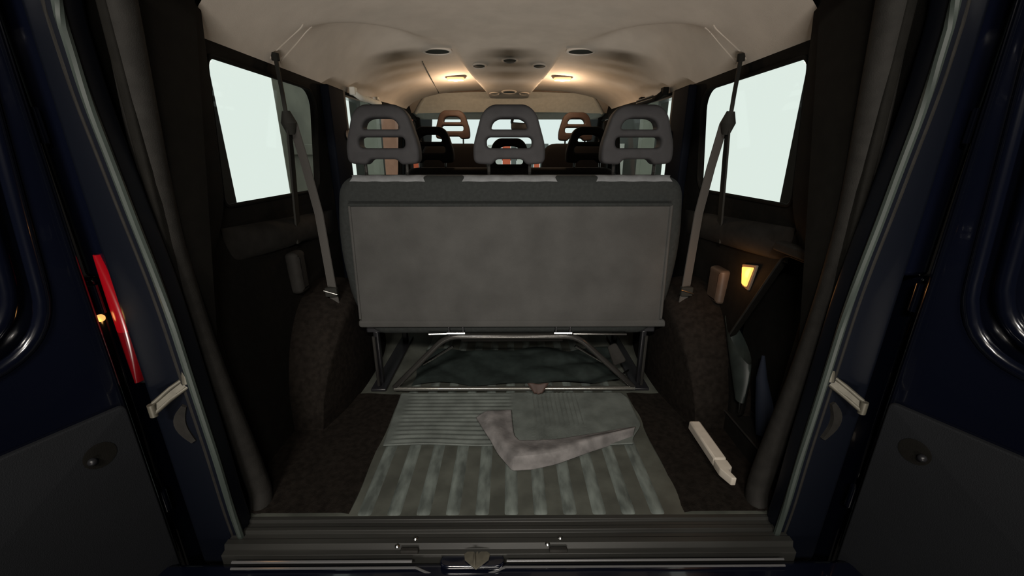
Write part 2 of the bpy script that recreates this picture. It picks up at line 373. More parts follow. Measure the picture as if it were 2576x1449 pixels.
# ---- side walls: lower panel, window belt, D pillar.  Planes: x(z)
def wx(z): return 0.735 + 0.05*min(1, max(0, z)/0.72) if z < 0.72 else 0.785 - 0.052*(z-0.72)/0.54
def wall_fun(s, off):
    def f(co): return Vector((s*(wx(co.z) + off + co.x), co.y, co.z))
    return f
PROF_JACK = roundpoly([(0.895, 0.630), (1.110, 0.635), (1.305, 0.235), (1.24, 0.07), (0.93, 0.07), (0.905, 0.30)], [0.02, 0.03, 0.05, 0.05, 0.04, 0.05])
for s, nm in ((-1, 'left'), (1, 'right')):
    # lower panel (right one has the open jack compartment)
    loops = [[(0.82, 0.0), (4.2, 0.0), (4.2, 0.72), (0.82, 0.72)]]
    if s > 0: loops.append(PROF_JACK)
    wl = struct(plate('wall_' + nm, loops, 0.02, 'trim_black', None, YZ, (0, 0, 0), fun=wall_fun(s, 0.01)), 'black %s interior side panel below the windows' % nm, 'wall')
    # belt with windows
    wins = [rrect(1.125, 1.715, 0.765, 1.135, (0.03, 0.05, 0.07, 0.03)), rrect(1.955, 3.03, 0.73, 1.165, 0.06),
            roundpoly([(3.15, 0.68), (3.86, 0.68), (3.66, 1.165), (3.15, 1.165)], 0.05)]
    belt = plate('window_belt', [[(0.82, 0.72), (4.2, 0.72), (4.2, 1.26), (0.82, 1.26)]] + wins[:2] + [wins[2]], 0.02, 'trim_black', wl, YZ, (0, 0, 0), fun=wall_fun(s, 0.01))
    for i, wn in enumerate(wins):
        idx = (0 if s < 0 else 3) + i + 1
        g = plate('window_%d' % idx, [wn], 0.004, 'glass', None, YZ, (0, 0, 0), fun=wall_fun(s, 0.016))
        struct(g, ['clear %s rear quarter window pane', 'clear %s middle side window pane', 'clear %s cab door window pane'][i] % nm, 'window')
        rim = [(s*(wx(z) - 0.001), y, z) for y, z in wn]
        bm = bmesh.new(); tube(bm, rim, 0.006, 6, True); obj('window_rubber', bm, 'trim_black', g)
    # outer skin
    boxo('outer_skin', ((-0.90 if s < 0 else 0.86), (-0.86 if s < 0 else 0.90), 0.80, 4.2, -0.3, 0.66), 'navy', wl, bevel=0.01)
    boxo('outer_rail', ((-0.88 if s < 0 else 0.74), (-0.74 if s < 0 else 0.88), 0.80, 3.7, 1.175, 1.46), 'navy', wl, bevel=0.02)
    boxo('outer_pillar', ((-0.87 if s < 0 else 0.80), (-0.80 if s < 0 else 0.87), 0.80, 1.09, 0.66, 1.3), 'navy', wl, bevel=0.01)
    # D pillar trims and rounded post beside the seal
    dp = struct(plate('trim_pillar_' + nm, [roundpoly([(0.83, 0.10), (0.955, 0.10), (0.965, 0.60), (1.105, 0.74), (1.105, 1.42), (0.83, 1.42)], [0.02, 0.03, 0.08, 0.08, 0.02, 0.02])],
                     0.02, 'trim_black', None, YZ, (0, 0, 0), bevel=0.006, fun=wall_fun(s, -0.012)), 'black trim on the %s rear pillar' % nm, 'pillar trim')
    bm = bmesh.new()
    path = [(s*0.700, 0.86, 1.20), (s*0.735, 0.862, 0.75), (s*0.722, 0.868, 0.45), (s*0.695, 0.89, 0.12), (s*0.680, 0.885, 0.02), (s*0.665, 0.845, -0.03)]
    tube(bm, smooth_path(path, 0.15), 0.028, 12); obj('post_trim', bm, 'seal_dark' if 'seal_dark' in M else 'trim_dark', dp)
    # C pillar (painted door post), B pillar
    cp = struct(plate('trim_post_' + nm, [roundpoly([(1.735, 0.0), (1.925, 0.0), (1.92, 1.165), (1.76, 1.165)], 0.01)], 0.035, 'navy_dull', None, YZ, (0, 0, 0), bevel=0.008, fun=wall_fun(s, -0.016)),
                'navy painted %s sliding door post' % nm, 'door post')
    boxo('post_trim', (s*0.71 if s > 0 else -0.735, s*0.735 if s > 0 else -0.71, 1.885, 1.94, 0.90, 1.165), 'post_skin', cp, bevel=0.006)
    bm = bmesh.new(); lathe(bm, [(0.020, 0), (0.020, 0.012), (0.012, 0.016)], 14, Matrix.Translation((s*0.712, 1.905, 0.985)) @ Matrix.Rotation(-s*PI/2, 4, 'Y'))
    obj('belt_anchor', bm, 'trim_brown' if s < 0 else 'trim_black', cp)
    bp = struct(plate('trim_cabpost_' + nm, [roundpoly([(3.02, 0.0), (3.16, 0.0), (3.15, 1.18), (3.04, 1.18)], 0.01)], 0.03, 'trim_black', None, YZ, (0, 0, 0), bevel=0.008, fun=wall_fun(s, -0.016)),
                'black %s cab door post' % nm, 'door post')
    boxo('belt_guide', (s*0.66 if s > 0 else -0.71, s*0.71 if s > 0 else -0.66, 3.0, 3.10, 1.03, 1.13), 'trim_black', bp, bevel=0.02)
    # wheel arch cover
    def arch(u, v, s=s):
        y = 1.17 + 0.74*u; a = v
        yy = (u-0.5)*2; hgt = 0.43*(1-abs(yy)**2.2)**0.6 if abs(yy) < 1 else 0.0
        inner = 0.588 + 0.05*abs(yy)**2.5
        # profile: up the inner face, rounded shoulder, out to the wall
        if a < 0.6: x = inner; z = hgt*(a/0.6)*0.86
        else:
            t = (a-0.6)/0.4*PI/2*1.0; x = inner + 0.19*(1-math.cos(t)); z = hgt*(0.86 + 0.14*math.sin(t))
        return (s*x, y, z)
    bm = bmesh.new(); surf(bm, arch, 36, 22)
    struct(obj('trim_wheelarch_' + nm, bm, 'carpet'), 'dark carpeted wheel arch cover on the %s' % nm, 'wheel arch')
    # shelf like ledge under the rear window
    bm = bmesh.new()
    def ledge(u, v, s=s): 
        y = 1.10 + 0.72*u; t = v*PI
        return (s*(0.782 - 0.038*math.sin(t)*math.sin(min(1, u*3.2, (1-u)*3.2)*PI/2)), y, 0.66 + 0.05*math.cos(t) - 0.04*u)
    surf(bm, ledge, 30, 12); obj('ledge', bm, 'trim_dark', wl)

# ---- ceiling (headliner)
def edge_z(y): return 1.150 + 0.045*sst(1.9, 3.3, y)
def ceil_z(x, y):
    s = abs(x)/0.748; e = edge_z(y); top = 1.385 - 0.05*sst(2.3, 3.15, y)
    z = e + (top - e)*(max(0, 1 - s**3.4))**0.62
    # central duct bulging down towards the front
    wdt = 0.255 - 0.095*sst(2.3, 3.15, y)
    z -= 0.050*sst(1.9, 2.7, y)*(1 - sst(wdt-0.030, wdt+0.015, abs(x)))
    # shade put into the shape: hollows, sharp inner edge to the slots, fading outwards
    ed = (abs(x)-0.69)*0.845 + (y-1.45)*0.535 + 0.05*math.sin(max(0, min(1, (y-1.2)/0.9))*PI)
    z += 0.058*sst(0.0, 0.13, ed)*(1-sst(0.13, 0.55, ed))*(1-sst(1.85, 2.25, y))*(1-sst(0.60, 0.74, abs(x)))
    return z
bm = bmesh.new(); surf(bm, lambda u, v: ((u*2-1)*0.748, 1.088 + v*(3.17-1.088), ceil_z((u*2-1)*0.748, 1.088 + v*(3.17-1.088))), 120, 90)
ceiling = obj('ceiling', bm, 'headliner'); struct(ceiling, 'warm grey felt headliner', 'ceiling')
boxo('roof_skin', (-0.80, 0.80, 0.80, 3.5, 1.44, 1.47), 'navy', ceiling, bevel=0.02)
boxo('front_cap', (-0.80, 0.80, 3.52, 3.56, 1.185, 1.47), 'navy', ceiling, bevel=0.01)  # added to block sky light leaking in above the header
# dark rear header above the opening
bm = bmesh.new(); box(bm, -0.74, 0.74, 0.83, 1.088, 1.395, 1.435); obj('rear_header', bm, 'trim_black', ceiling)
# side skirts that hang from the headliner over the cab doors
for s in (-1, 1):
    bm = bmesh.new(); surf(bm, lambda u, v: (s*(0.748 - 0.02*v), 3.15 + u*0.55, edge_z(3.15) + 0.03 - 0.05*u + v*(0.14-0.10*u)), 8, 4); obj('cab_skirt', bm, 'headliner', ceiling)
# front header: sloping shelf panel and the strip above the windscreen
bm = bmesh.new()
def hdr(u, v):
    x = (u*2-1); y = 3.17 + 0.16*v; wdt = 0.575 + 0.13*v
    return (x*wdt, y, 1.327 - 0.118*v + 0.018*math.sin(v*PI)*0.6 - 0.01*x*x)
surf(bm, hdr, 24, 10)
hd = obj('front_header', bm, 'header_grey', ceiling)
bm = bmesh.new()
def hdr2(u, v):
    x = (u*2-1); return (x*0.735, 3.33 + 0.24*v, 1.205 - 0.03*v + 0.012*(1-x*x)*(1-v))
surf(bm, hdr2, 24, 4); obj('screen_strip', bm, 'header_grey', ceiling)
for s in (-1, 1):
    tubeo('header_edge', [(s*0.570, 3.163, 1.322), (s*0.64, 3.24, 1.268), (s*0.705, 3.33, 1.204)], 0.014, 'header_grey', ceiling, 10, rnd=0.1)
    # closing cheeks between the header and the walls
    bm = bmesh.new(); surf(bm, lambda u, v: (s*(0.575 + 0.13*u + v*0.20), 3.17 + 0.16*u, 1.322 - 0.118*u - 0.02*v), 8, 3); obj('header_cheek', bm, 'headliner', ceiling)
tubeo('header_lip', [(-0.565, 3.162, 1.322), (-0.2, 3.160, 1.331), (0.2, 3.160, 1.331), (0.565, 3.162, 1.322)], 0.007, 'trim_brown', ceiling, 8)
tubeo('seam', [(-0.445, 2.35, ceil_z(-0.445, 2.35)-0.001), (-0.47, 2.75, ceil_z(-0.47, 2.75)-0.001), (-0.49, 3.12, ceil_z(-0.49, 3.12)-0.001)], 0.0025, 'vent_dark', ceiling, 6)
# roof console nozzles
for i, (x, y, r) in enumerate(((-0.158, 2.40, 0.036), (0.004, 2.32, 0.038), (0.160, 2.40, 0.036), (-0.098, 2.97, 0.032), (0.0, 2.92, 0.046), (0.100, 2.97, 0.032))):
    z = ceil_z(x, y)
    dz = (ceil_z(x, y+0.02) - ceil_z(x, y-0.02))/0.04; dx = (ceil_z(x+0.02, y) - ceil_z(x-0.02, y))/0.04
    n = Vector((dx, dy if False else dz, -1)).normalized()
    F = Matrix.Translation((x, y, z)) @ n.to_track_quat('Z', 'Y').to_matrix().to_4x4()
    t = thing('air_nozzle', ['dark round air nozzle on the roof duct near the left oval slot', 'middle dark round air nozzle on the roof duct between the oval slots', 'dark round air nozzle on the roof duct near the right oval slot',
      'small air nozzle at the duct front edge near the left courtesy lamp', 'larger middle air nozzle at the duct front edge above the windscreen header', 'small air nozzle at the duct front edge near the right courtesy lamp'][i], 'air vent', group='air nozzles in the roof duct')
    bm = bmesh.new(); lathe(bm, [(r*1.1, -0.004), (r*1.1, 0.002), (r*0.95, 0.006), (r*0.85, 0.002), (r*0.8, -0.004)], 20, F); obj('ring', bm, 'headliner', t)
    bm = bmesh.new(); lathe(bm, [(r*0.84, -0.003), (r*0.80, 0.003), (r*0.5, 0.005), (r*0.1, 0.0055)], 20, F); obj('louvre', bm, 'vent_dark', t)
# oval slots
for s in (-1, 1):
    x, y = s*0.345, 2.20; z = ceil_z(x, y)
    t = thing('ceiling_slot', 'dark oval recessed slot in the headliner, %s of the roof duct' % ('left' if s < 0 else 'right'), 'ceiling slot', (x, y, z))
    plate('rim', [[(0.072*math.cos(a), 0.030*math.sin(a)) for a in [2*PI*k/28 for k in range(28)]], [(0.060*math.cos(a), 0.020*math.sin(a)) for a in [2*PI*k/28 for k in range(28)]]],
          0.012, 'headliner', t, Matrix.Rotation(-0.35, 4, 'X'), (0, 0, -0.004), bevel=0.003)
    plate('recess', [[(0.062*math.cos(a), 0.024*math.sin(a)) for a in [2*PI*k/28 for k in range(28)]]], 0.004, 'vent_dark', t, Matrix.Rotation(-0.35, 4, 'X'), (0, 0, -0.005), bevel=0.001)
# dome lamps
for s in (-1, 1):
    x, y = s*0.325, 2.74; z = ceil_z(x, y)
    t = thing('dome_lamp', 'lit warm courtesy lamp in the headliner, %s of the roof duct' % ('left' if s < 0 else 'right'), 'lamp', (x, y, z))
    plate('bezel', [rrect(-0.064, 0.064, -0.028, 0.028, 0.02)], 0.006, 'trim_brown', t, Matrix.Identity(4), (0, 0, -0.004), bevel=0.003)
    plate('lens', [rrect(-0.052, 0.052, -0.022, 0.022, 0.012)], 0.018, 'lamp_lens', t, Matrix.Identity(4), (0, 0, -0.013), bevel=0.006)
    bm = bmesh.new(); bmesh.ops.create_uvsphere(bm, u_segments=12, v_segments=8, radius=0.012); 
    for v in bm.verts: v.co.x *= 1.5; v.co.z = v.co.z*0.8 - 0.018
    obj('bulb', bm, 'lamp_bulb', t)
    L = bpy.data.lights.new('dome_light', 'POINT'); L.energy = 2.6; L.color = (1.0, 0.70, 0.45); L.shadow_soft_size = 0.03
    lo = bpy.data.objects.new('dome_light', L); C.objects.link(lo); lo.parent = t; lo.location = (0, 0, -0.10)

# ---- windscreen, dashboard, cab front
ws = bmesh.new(); surf(ws, lambda u, v: ((u*2-1)*(0.74+0.03*v), 3.57 + 0.62*v - 0.05*(u*2-1)**2, 1.175 - 0.60*v), 16, 6)
win7 = struct(obj('window_7', ws, 'glass_screen'), 'pale windscreen pane at the far end of the cab', 'windscreen')
for s in (-1, 1):
    tubeo('screen_pillar', [(s*0.745, 3.50, 1.20), (s*0.77, 4.15, 0.56)], 0.03, 'trim_black', win7, 10)
bm = bmesh.new()
def dash(u, v):
    x = (u*2-1)*0.77
    pr = [(4.2, 0.60), (4.05, 0.63), (3.85, 0.66), (3.76, 0.64), (3.72, 0.55), (3.76, 0.35), (3.85, 0.0)]
    k = v*6; i = min(5, int(k)); f = k - i
    return (x, pr[i][0]*(1-f)+pr[i+1][0]*f, pr[i][1]*(1-f)+pr[i+1][1]*f + 0.02*math.cos(u*6)*(1 if v < 0.5 else 0))
surf(bm, dash, 24, 18)
struct(obj('wall_dashboard', bm, 'trim_black'), 'black dashboard under the windscreen', 'dashboard')
bm = bmesh.new(); box(bm, -0.88, 0.88, 4.2, 4.26, -0.3, 0.60); struct(obj('wall_front', bm, 'navy', bevel=0.01), 'front bulkhead of the van', 'wall')
mr = thing('rear_view_mirror', 'dark rear view mirror hanging at the windscreen top', 'mirror', (0.035, 3.50, 1.20))
tubeo('stalk', [(0, 0.06, 0.0), (-0.015, 0.03, -0.05), (0.0, 0.0, -0.075)], 0.012, 'mirror', mr, 8, rnd=0.03)
plate('housing', [roundpoly([(-0.02, -0.11), (0.13, -0.115), (0.14, -0.058), (-0.02, -0.05)], 0.02)], 0.03, 'mirror', mr, XZ, (0, 0, 0), bevel=0.008)

# ================================================================== SEATS
def headrest(parent, x, y, z, m, sc=1.0, post_len=0.07, wtop=1.0):
    """guitar-pick head restraint with two through slots; z is its lower edge"""
    o = roundpoly([(-0.122, 0.004), (-0.06, 0.0), (-0.045, 0.018), (0.045, 0.018), (0.06, 0.0), (0.122, 0.004), (0.124, 0.06), (0.092, 0.165), (0.060, 0.192), (-0.060, 0.192), (-0.092, 0.165), (-0.124, 0.06)],
                  [0.02, 0.01, 0.015, 0.015, 0.01, 0.02, 0.05, 0.05, 0.05, 0.05, 0.05, 0.05], 6)
    up = roundpoly([(-0.064, 0.114), (0.064, 0.114), (0.054, 0.140), (0.030, 0.150), (-0.030, 0.150), (-0.054, 0.140)], [0.012, 0.012, 0.016, 0.03, 0.03, 0.016], 5)
    lo = rrect(-0.078, 0.078, 0.054, 0.090, 0.014, 5)
    def bend(co):     # slightly dished towards the passenger
        return Vector((co.x*sc + x, co.y*sc + y - 0.10*co.x*co.x*0 + 0.15*(co.z-0.09)**2, co.z*sc + z))
    h = plate('headrest', [o, up, lo], 0.062, m, parent, XZ, (0, 0, 0), bevel=0.011, fun=bend, bres=4)
    for s in (-1, 1):
        tubeo('headrest_post', [(x + s*0.072*sc, y, z + 0.03), (x + s*0.072*sc, y + 0.004, z - post_len)], 0.0055, 'tube', h, 8)
    return h

def bench(name, label, y, headz, m_head, full):
    t = thing(name, label, 'bench seat', (0, y, 0))
    bo = roundpoly([(-0.520, 0.235), (0.530, 0.235), (0.600, 0.36), (0.628, 0.60), (0.605, 0.832), (-0.590, 0.832), (-0.622, 0.60), (-0.595, 0.36)],
                   [0.04, 0.04, 0.10, 0.25, 0.075, 0.075, 0.25, 0.10], 8)
    plate('backrest', [bo], 0.13, 'fabric' if full else 'seat_dark', t, XZ, (0, 0.065, 0), bevel=0.035, bres=5)
    # cushion
    plate('cushion', [roundpoly([(0.06, 0.26), (0.52, 0.28), (0.56, 0.33), (0.54, 0.41), (0.10, 0.37), (0.06, 0.32)], 0.03)], 1.16, 'seat_dark', t, YZ, (0, 0, 0), bevel=0.02)
    for x, dz in zip((-0.432, 0.0, 0.440), headz):
        headrest(t, x, 0.055, 0.868 + dz, m_head, 1.0, 0.075)
    return t
b3 = bench('rear_bench_seat', 'dark three place bench seat with felt back panel and slotted headrests', 1.435, (0, 0, 0), 'headrest', True)
# felt covered back panel with welted edge
plate('back_panel', [roundpoly([(-0.562, 0.300), (0.572, 0.300), (0.562, 0.735), (-0.552, 0.735)], 0.012)], 0.020, 'panel_felt', b3, XZ, (0, -0.004, 0), bevel=0.004)
tubeo('panel_welt', [(-0.555, -0.015, 0.737), (0.562, -0.015, 0.737)], 0.006, 'fabric', b3, 8)
tubeo('panel_welt', [(0.562, -0.014, 0.735), (0.572, -0.014, 0.312)], 0.006, 'panel_felt', b3, 8)
tubeo('panel_welt', [(-0.552, -0.014, 0.735), (-0.562, -0.014, 0.312)], 0.005, 'panel_felt', b3, 8)
plate('bottom_rail', [roundpoly([(-0.572, 0.276), (0.600, 0.276), (0.590, 0.306), (-0.572, 0.306)], 0.012)], 0.026, 'panel_felt', b3, XZ, (0, -0.004, 0), bevel=0.008)
for x0, x1 in ((-0.545, -0.292), (-0.160, 0.163), (0.302, 0.560)):
    pts = []
    nx = 12
    bm = bmesh.new()
    def stp(u, v, x0=x0, x1=x1):
        t = -0.35 + v*1.45; x = x0 + (x1-x0)*u
        return (x + 0.004*math.sin(v*7)*(1 if u > 0.5 else -1), 0.035 - 0.0362*math.sin(t), 0.797 + 0.0362*math.cos(t) + 0.0008*math.sin(u*23))
    surf(bm, stp, 16, 8); obj('fabric_strip', bm, 'strip', b3)
# folding under-frame of steel tube
tubeo('frame_tube', [(-0.455, -0.03, 0.025), (-0.245, -0.005, 0.235), (0.262, -0.005, 0.235), (0.490, -0.03, 0.025)], 0.0115, 'tube', b3, 12, rnd=0.05)
tubeo('floor_bar', [(-0.455, -0.035, 0.022), (0.495, -0.035, 0.022)], 0.0095, 'tube_bright', b3, 12)
tubeo('brace_rod', [(-0.350, 0.03, 0.095), (-0.225, 0.03, 0.175)], 0.006, 'chrome', b3, 8)
tubeo('brace_rod', [(0.375, 0.03, 0.105), (0.262, 0.03, 0.175)], 0.006, 'chrome', b3, 8)
for z, dy in ((0.225, 0.06), (0.200, 0.10), (0.170, 0.10)):
    tubeo('cross_bar', [(-0.20, dy, z), (0.22, dy, z)], 0.007, 'tube', b3, 8)
for s, x in ((-1, -0.525), (1, 0.530)):
    boxo('leg', (x-0.010, x+0.010, 0.02, 0.045, 0.0, 0.245), 'black_metal', b3, bevel=0.004)
    tubeo('leg_rod', [(x, -0.006, 0.235), (x, -0.006, 0.02)], 0.006, 'tube', b3, 8)
    boxo('leg', (x-0.012, x+0.012, 0.42, 0.45, 0.0, 0.27), 'black_metal', b3, bevel=0.004)
    boxo('foot_plate', (x-0.03, x+0.03, -0.02, 0.48, 0.0, 0.012), 'black_metal', b3, bevel=0.003)
boxo('seat_pan', (-0.56, 0.57, 0.02, 0.52, 0.238, 0.272), 'black_metal', b3, bevel=0.006)
for x in (-0.205, 0.205):
    h = boxo('hinge', (x-0.030, x-0.024, -0.012, 0.02, 0.232, 0.285), 'black_metal', b3, bevel=0.002)
    boxo('hinge_plate', (x+0.024, x+0.030, -0.012, 0.02, 0.232, 0.285), 'black_metal', h, bevel=0.002)
    tubeo('hinge_pin', [(x-0.034, -0.012, 0.250), (x+0.034, -0.012, 0.250)], 0.006, 'chrome', h, 8)
tubeo('release_rod', [(-0.31, -0.01, 0.246), (-0.235, -0.01, 0.248)], 0.005, 'chrome', b3, 8)
tubeo('release_rod', [(0.245, -0.01, 0.246), (0.45, -0.01, 0.244)], 0.004, 'tube', b3, 8)
# floor latch on the right
lk = plate('floor_latch', [roundpoly([(-0.028, 0), (0.028, 0), (0.020, 0.085), (-0.020, 0.085)], 0.012)], 0.018, 'trim_dark', b3,
      Matrix.Translation((0.455, 0.05, 0.085)) @ Matrix.Rotation(-0.45, 4, 'Y') @ Matrix.Rotation(-0.5, 4, 'X') @ XZ, (0, 0, 0), bevel=0.004)
tubeo('latch_ring', [(0.43, 0.03, 0.07), (0.455, 0.01, 0.058), (0.485, 0.03, 0.066)], 0.004, 'chrome', lk, 8, rnd=0.01)

b2 = bench('middle_bench_seat', 'dark middle row bench seat with slotted headrests ahead of the rear bench', 2.345, (-0.012, -0.072, -0.012), 'seat_dark', False)
for x in (-0.5, 0.5): boxo('leg', (x-0.02, x+0.02, 0.05, 0.50, 0.0, 0.26), 'black_metal', b2, bevel=0.005)
for x, lab, dz in ((-0.385, 'brown cab seat with slotted headrest on the left', 0.0), (0.455, 'brown cab seat with slotted headrest on the right', -0.012)):
    t = thing('cab_seat', lab, 'seat', (x, 2.93, 0))
    plate('backrest', [roundpoly([(-0.23, 0.35), (0.23, 0.35), (0.245, 0.70), (0.21, 0.975), (-0.21, 0.975), (-0.245, 0.70)], [0.03, 0.03, 0.1, 0.08, 0.08, 0.1])], 0.12, 'seat_dark', t, XZ, (0, 0.06, 0), bevel=0.03)
    plate('cushion', [roundpoly([(0.05, 0.30), (0.52, 0.32), (0.55, 0.42), (0.10, 0.40)], 0.03)], 0.48, 'seat_dark', t, YZ, (0, 0, 0), bevel=0.02)
    boxo('pedestal', (-0.20, 0.20, 0.08, 0.5, 0.0, 0.30), 'black_metal', t, bevel=0.01)
    headrest(t, 0, 0.05, 1.003 + dz, 'headrest_brown', 0.95, 0.07)
# ================================================================== SEAT BELTS
for s in (-1, 1):
    nm = 'left' if s < 0 else 'right'
    t = thing('seat_belt', 'grey seat belt hanging from the roof beside the %s rear window' % nm, 'seat belt')
    ax = 0.726
    ay = 1.425
    top = ceil_z(ax, ay) - 0.012
    ribbon('roof_strap', [(s*ax, ay, top + 0.005), (s*(ax-0.004), ay, 1.09), (s*(ax-0.006), ay-0.002, 1.015)], 0.022, 0.010, (0.35*s, 1, 0), 'webbing_dark', t)
    tubeo('anchor_cap', [(s*ax, ay, top+0.006), (s*ax, ay, top-0.014)], 0.012, 'webbing_dark', t, 12)
    # shaped recess arc in the headliner beside the anchor
    arcp = []
    for k in range(13):
        f = k/12; x = ax + 0.012 - 0.10*f; y = ay - 0.01 + 0.055*math.sin(f*PI*0.75); arcp.append((s*x, y, ceil_z(x, y) - 0.001))
    bm = bmesh.new(); tube(bm, arcp, 0.0022, 6); obj('recess_edge', bm, 'headliner', t)
    arcp2 = [(px, py + 0.06, ceil_z(px, py+0.06) - 0.001) for px, py, pz in arcp]
    bm = bmesh.new(); tube(bm, arcp2, 0.0022, 6); obj('recess_edge', bm, 'headliner', t)
    g = tubeo('guide', [(s*(ax-0.006), ay, 1.035), (s*(ax-0.008), ay+0.004, 1.000), (s*(ax-0.006), ay+0.01, 0.965)], 0.02, 'webbing_dark', t, 12, rfun=lambda u: 0.010 + 0.014*math.sin(PI*min(1, u*0.9+0.05)))
    ribbon('retractor_webbing', [(s*(ax-0.004), ay+0.008, 1.00), (s*(ax+0.005), ay+0.012, 0.90), (s*(ax+0.020), ay+0.02, 0.76), (s*0.758, ay+0.02, 0.60)], [0.036, 0.046, 0.046, 0.044], 0.006, (0.2*s, 1, 0), 'webbing_dark', t)
    ribbon('shoulder_webbing', [(s*(ax-0.012), ay+0.02, 1.00), (s*(ax-0.020), ay+0.05, 0.86), (s*(ax-0.045), ay+0.04, 0.70), (s*0.652, ay-0.005, 0.45), (s*0.645, ay-0.01, 0.36)], 0.036, 0.004, (1, 0.35*s, 0), 'webbing', t)
    b = boxo('buckle', (s*0.652-0.022, s*0.652+0.022, ay-0.022, ay-0.002, 0.405, 0.44), 'webbing_dark', t, bevel=0.004)
    tubeo('buckle_bar', [(s*0.652-0.024, ay-0.022, 0.43), (s*0.652+0.024, ay-0.022, 0.415)], 0.003, 'chrome', b, 8)
    bm = bmesh.new(); lathe(bm, [(0.012, 0), (0.012, 0.005), (0.006, 0.010)], 12, Matrix.Translation((s*0.766, ay+0.02, 0.655)) @ Matrix.Rotation(-s*PI/2, 4, 'Y')); obj('anchor_bolt', bm, 'chrome', t)

# ================================================================== RUBBER MAT AND LOAD FLOOR ITEMS
mt = thing('rubber_mat', 'ribbed grey rubber floor mat with its near corner folded over', 'floor mat')
def mat_h(x, y):
    wv = 0.0035*math.sin(x*17) * sst(1.25, 1.09, y)
    if x < 0.02: r = 0.0022*math.sin(y*2*PI/0.0225)*sst(-0.40, -0.36, x)*(1-sst(-0.02, 0.02, x))
    elif 0.08 < x < 0.26: r = 0.0018*math.sin(x*2*PI/0.0165)
    else: r = 0.0
    return 0.0125 + r + wv
bm = bmesh.new()
def mm(u, v):
    y = 1.088 + v*(1.386-1.088); xl = -0.410 - 0.015*v; xr = 0.400 + 0.055*sst(1.09, 1.20, y) - 0.02*sst(1.34, 1.40, y)
    x = xl + (xr - xl)*u; return (x, y, mat_h(x, y))
surf(bm, mm, 160, 84)
o = obj('mat_sheet', bm, 'rubber_mat', mt); sd = o.modifiers.new('solid', 'SOLIDIFY'); sd.thickness = 0.005; sd.offset = -1
# folded corner: underside showing, curled edge towards the tail
bm = bmesh.new()
A = [(-0.121, 1.217), (-0.095, 1.160), (-0.065, 1.100), (-0.039, 1.050), (0.006, 0.978), (0.070, 0.984), (0.143, 1.003), (0.249, 1.055), (0.330, 1.090), (0.410, 1.122)]   # outer (rolled) edge
B = [(0.006, 1.262), (0.009, 1.195), (0.012, 1.140), (0.016, 1.115), (0.030, 1.096), (0.090, 1.094), (0.157, 1.100), (0.290, 1.130), (0.360, 1.145), (0.431, 1.161)]      # inner edge
rows = []
for a, b in zip(A, B):
    row = []
    for k in range(9):
        f = k/8
        x = a[0]*(1-f) + b[0]*f; y = a[1]*(1-f) + b[1]*f
        lo_ = 0.020 if len(rows) < 3 else 0.004
        z = lo_*(1-sst(0, 0.3, f)) + 0.038*sst(0, 0.3, f) - 0.016*sst(0.3, 1, f) + 0.0015*math.sin(len(rows)*2.3 + k)
        row.append(Vector((x, y, z)))
    rows.append(row)
# refine lengthwise
fine = []
for i in range(len(rows)-1):
    for q in range(5):
        f = q/5; fine.append([rows[i][k].lerp(rows[i+1][k], f) for k in range(9)])
fine.append(rows[-1])
g = [[bm.verts.new(p) for p in r] for r in fine]
for i in range(len(g)-1):
    for k in range(8): bm.faces.new((g[i][k], g[i+1][k], g[i+1][k+1], g[i][k+1]))
o = obj('folded_flap', bm, 'mat_back', mt); sd = o.modifiers.new('solid', 'SOLIDIFY'); sd.thickness = 0.004; sd.offset = 0
ss = o.modifiers.new('sub', 'SUBSURF'); ss.levels = 1; ss.render_levels = 1
# crumpled dark sheet under the bench
bm = bmesh.new()
def crump(u, v):
    x = -0.40 + 0.86*u; y = 1.44 + 0.30*v
    return (x + 0.01*math.sin(v*9), y + 0.01*math.sin(u*13), 0.012 + 0.012*abs(math.sin(u*11 + v*4)) + 0.016*abs(math.sin(u*5 - v*7))*sst(0.35, 0.8, u))
surf(bm, crump, 50, 24)
tag(obj('crumpled_sheet', bm, 'bag'), 'crumpled dark green plastic sheet lying under the rear bench', 'sheet')
bm = bmesh.new()
surf(bm, lambda u, v: (0.080 + 0.07*(u-0.5)*(0.4+0.8*v) + 0.03, 1.362 + 0.018*v, 0.022 + 0.035*v + 0.003*math.sin(u*9)), 8, 6)
o = tag(obj('cloth_scrap', bm, 'headrest_brown'), 'small dark brown cloth scrap on the mat against the bench floor bar', 'cloth')
sd = o.modifiers.new('solid', 'SOLIDIFY'); sd.thickness = 0.003
# pale bar on the right
t = thing('pale_bar', 'pale cream plastic bar with notched end on the floor beside the right wall', 'bar', (0.622, 1.03, 0.0))
boxo('bar_body', (-0.019, 0.019, -0.055, 0.125, 0.018, 0.050), 'pale_plastic', t, bevel=0.006)
plate('bar_end', [roundpoly([(-0.019, -0.055), (0.019, -0.055), (0.019, -0.085), (0.004, -0.095), (0.010, -0.128), (-0.004, -0.128), (-0.019, -0.09)], 0.004)], 0.026, 'pale_plastic', t, Matrix.Identity(4), (0, 0, 0.033), bevel=0.003)
for y in (-0.03, 0.10): boxo('bar_foot', (-0.012, 0.012, y-0.008, y+0.008, 0.0, 0.02), 'trim_dark', t, bevel=0.002)

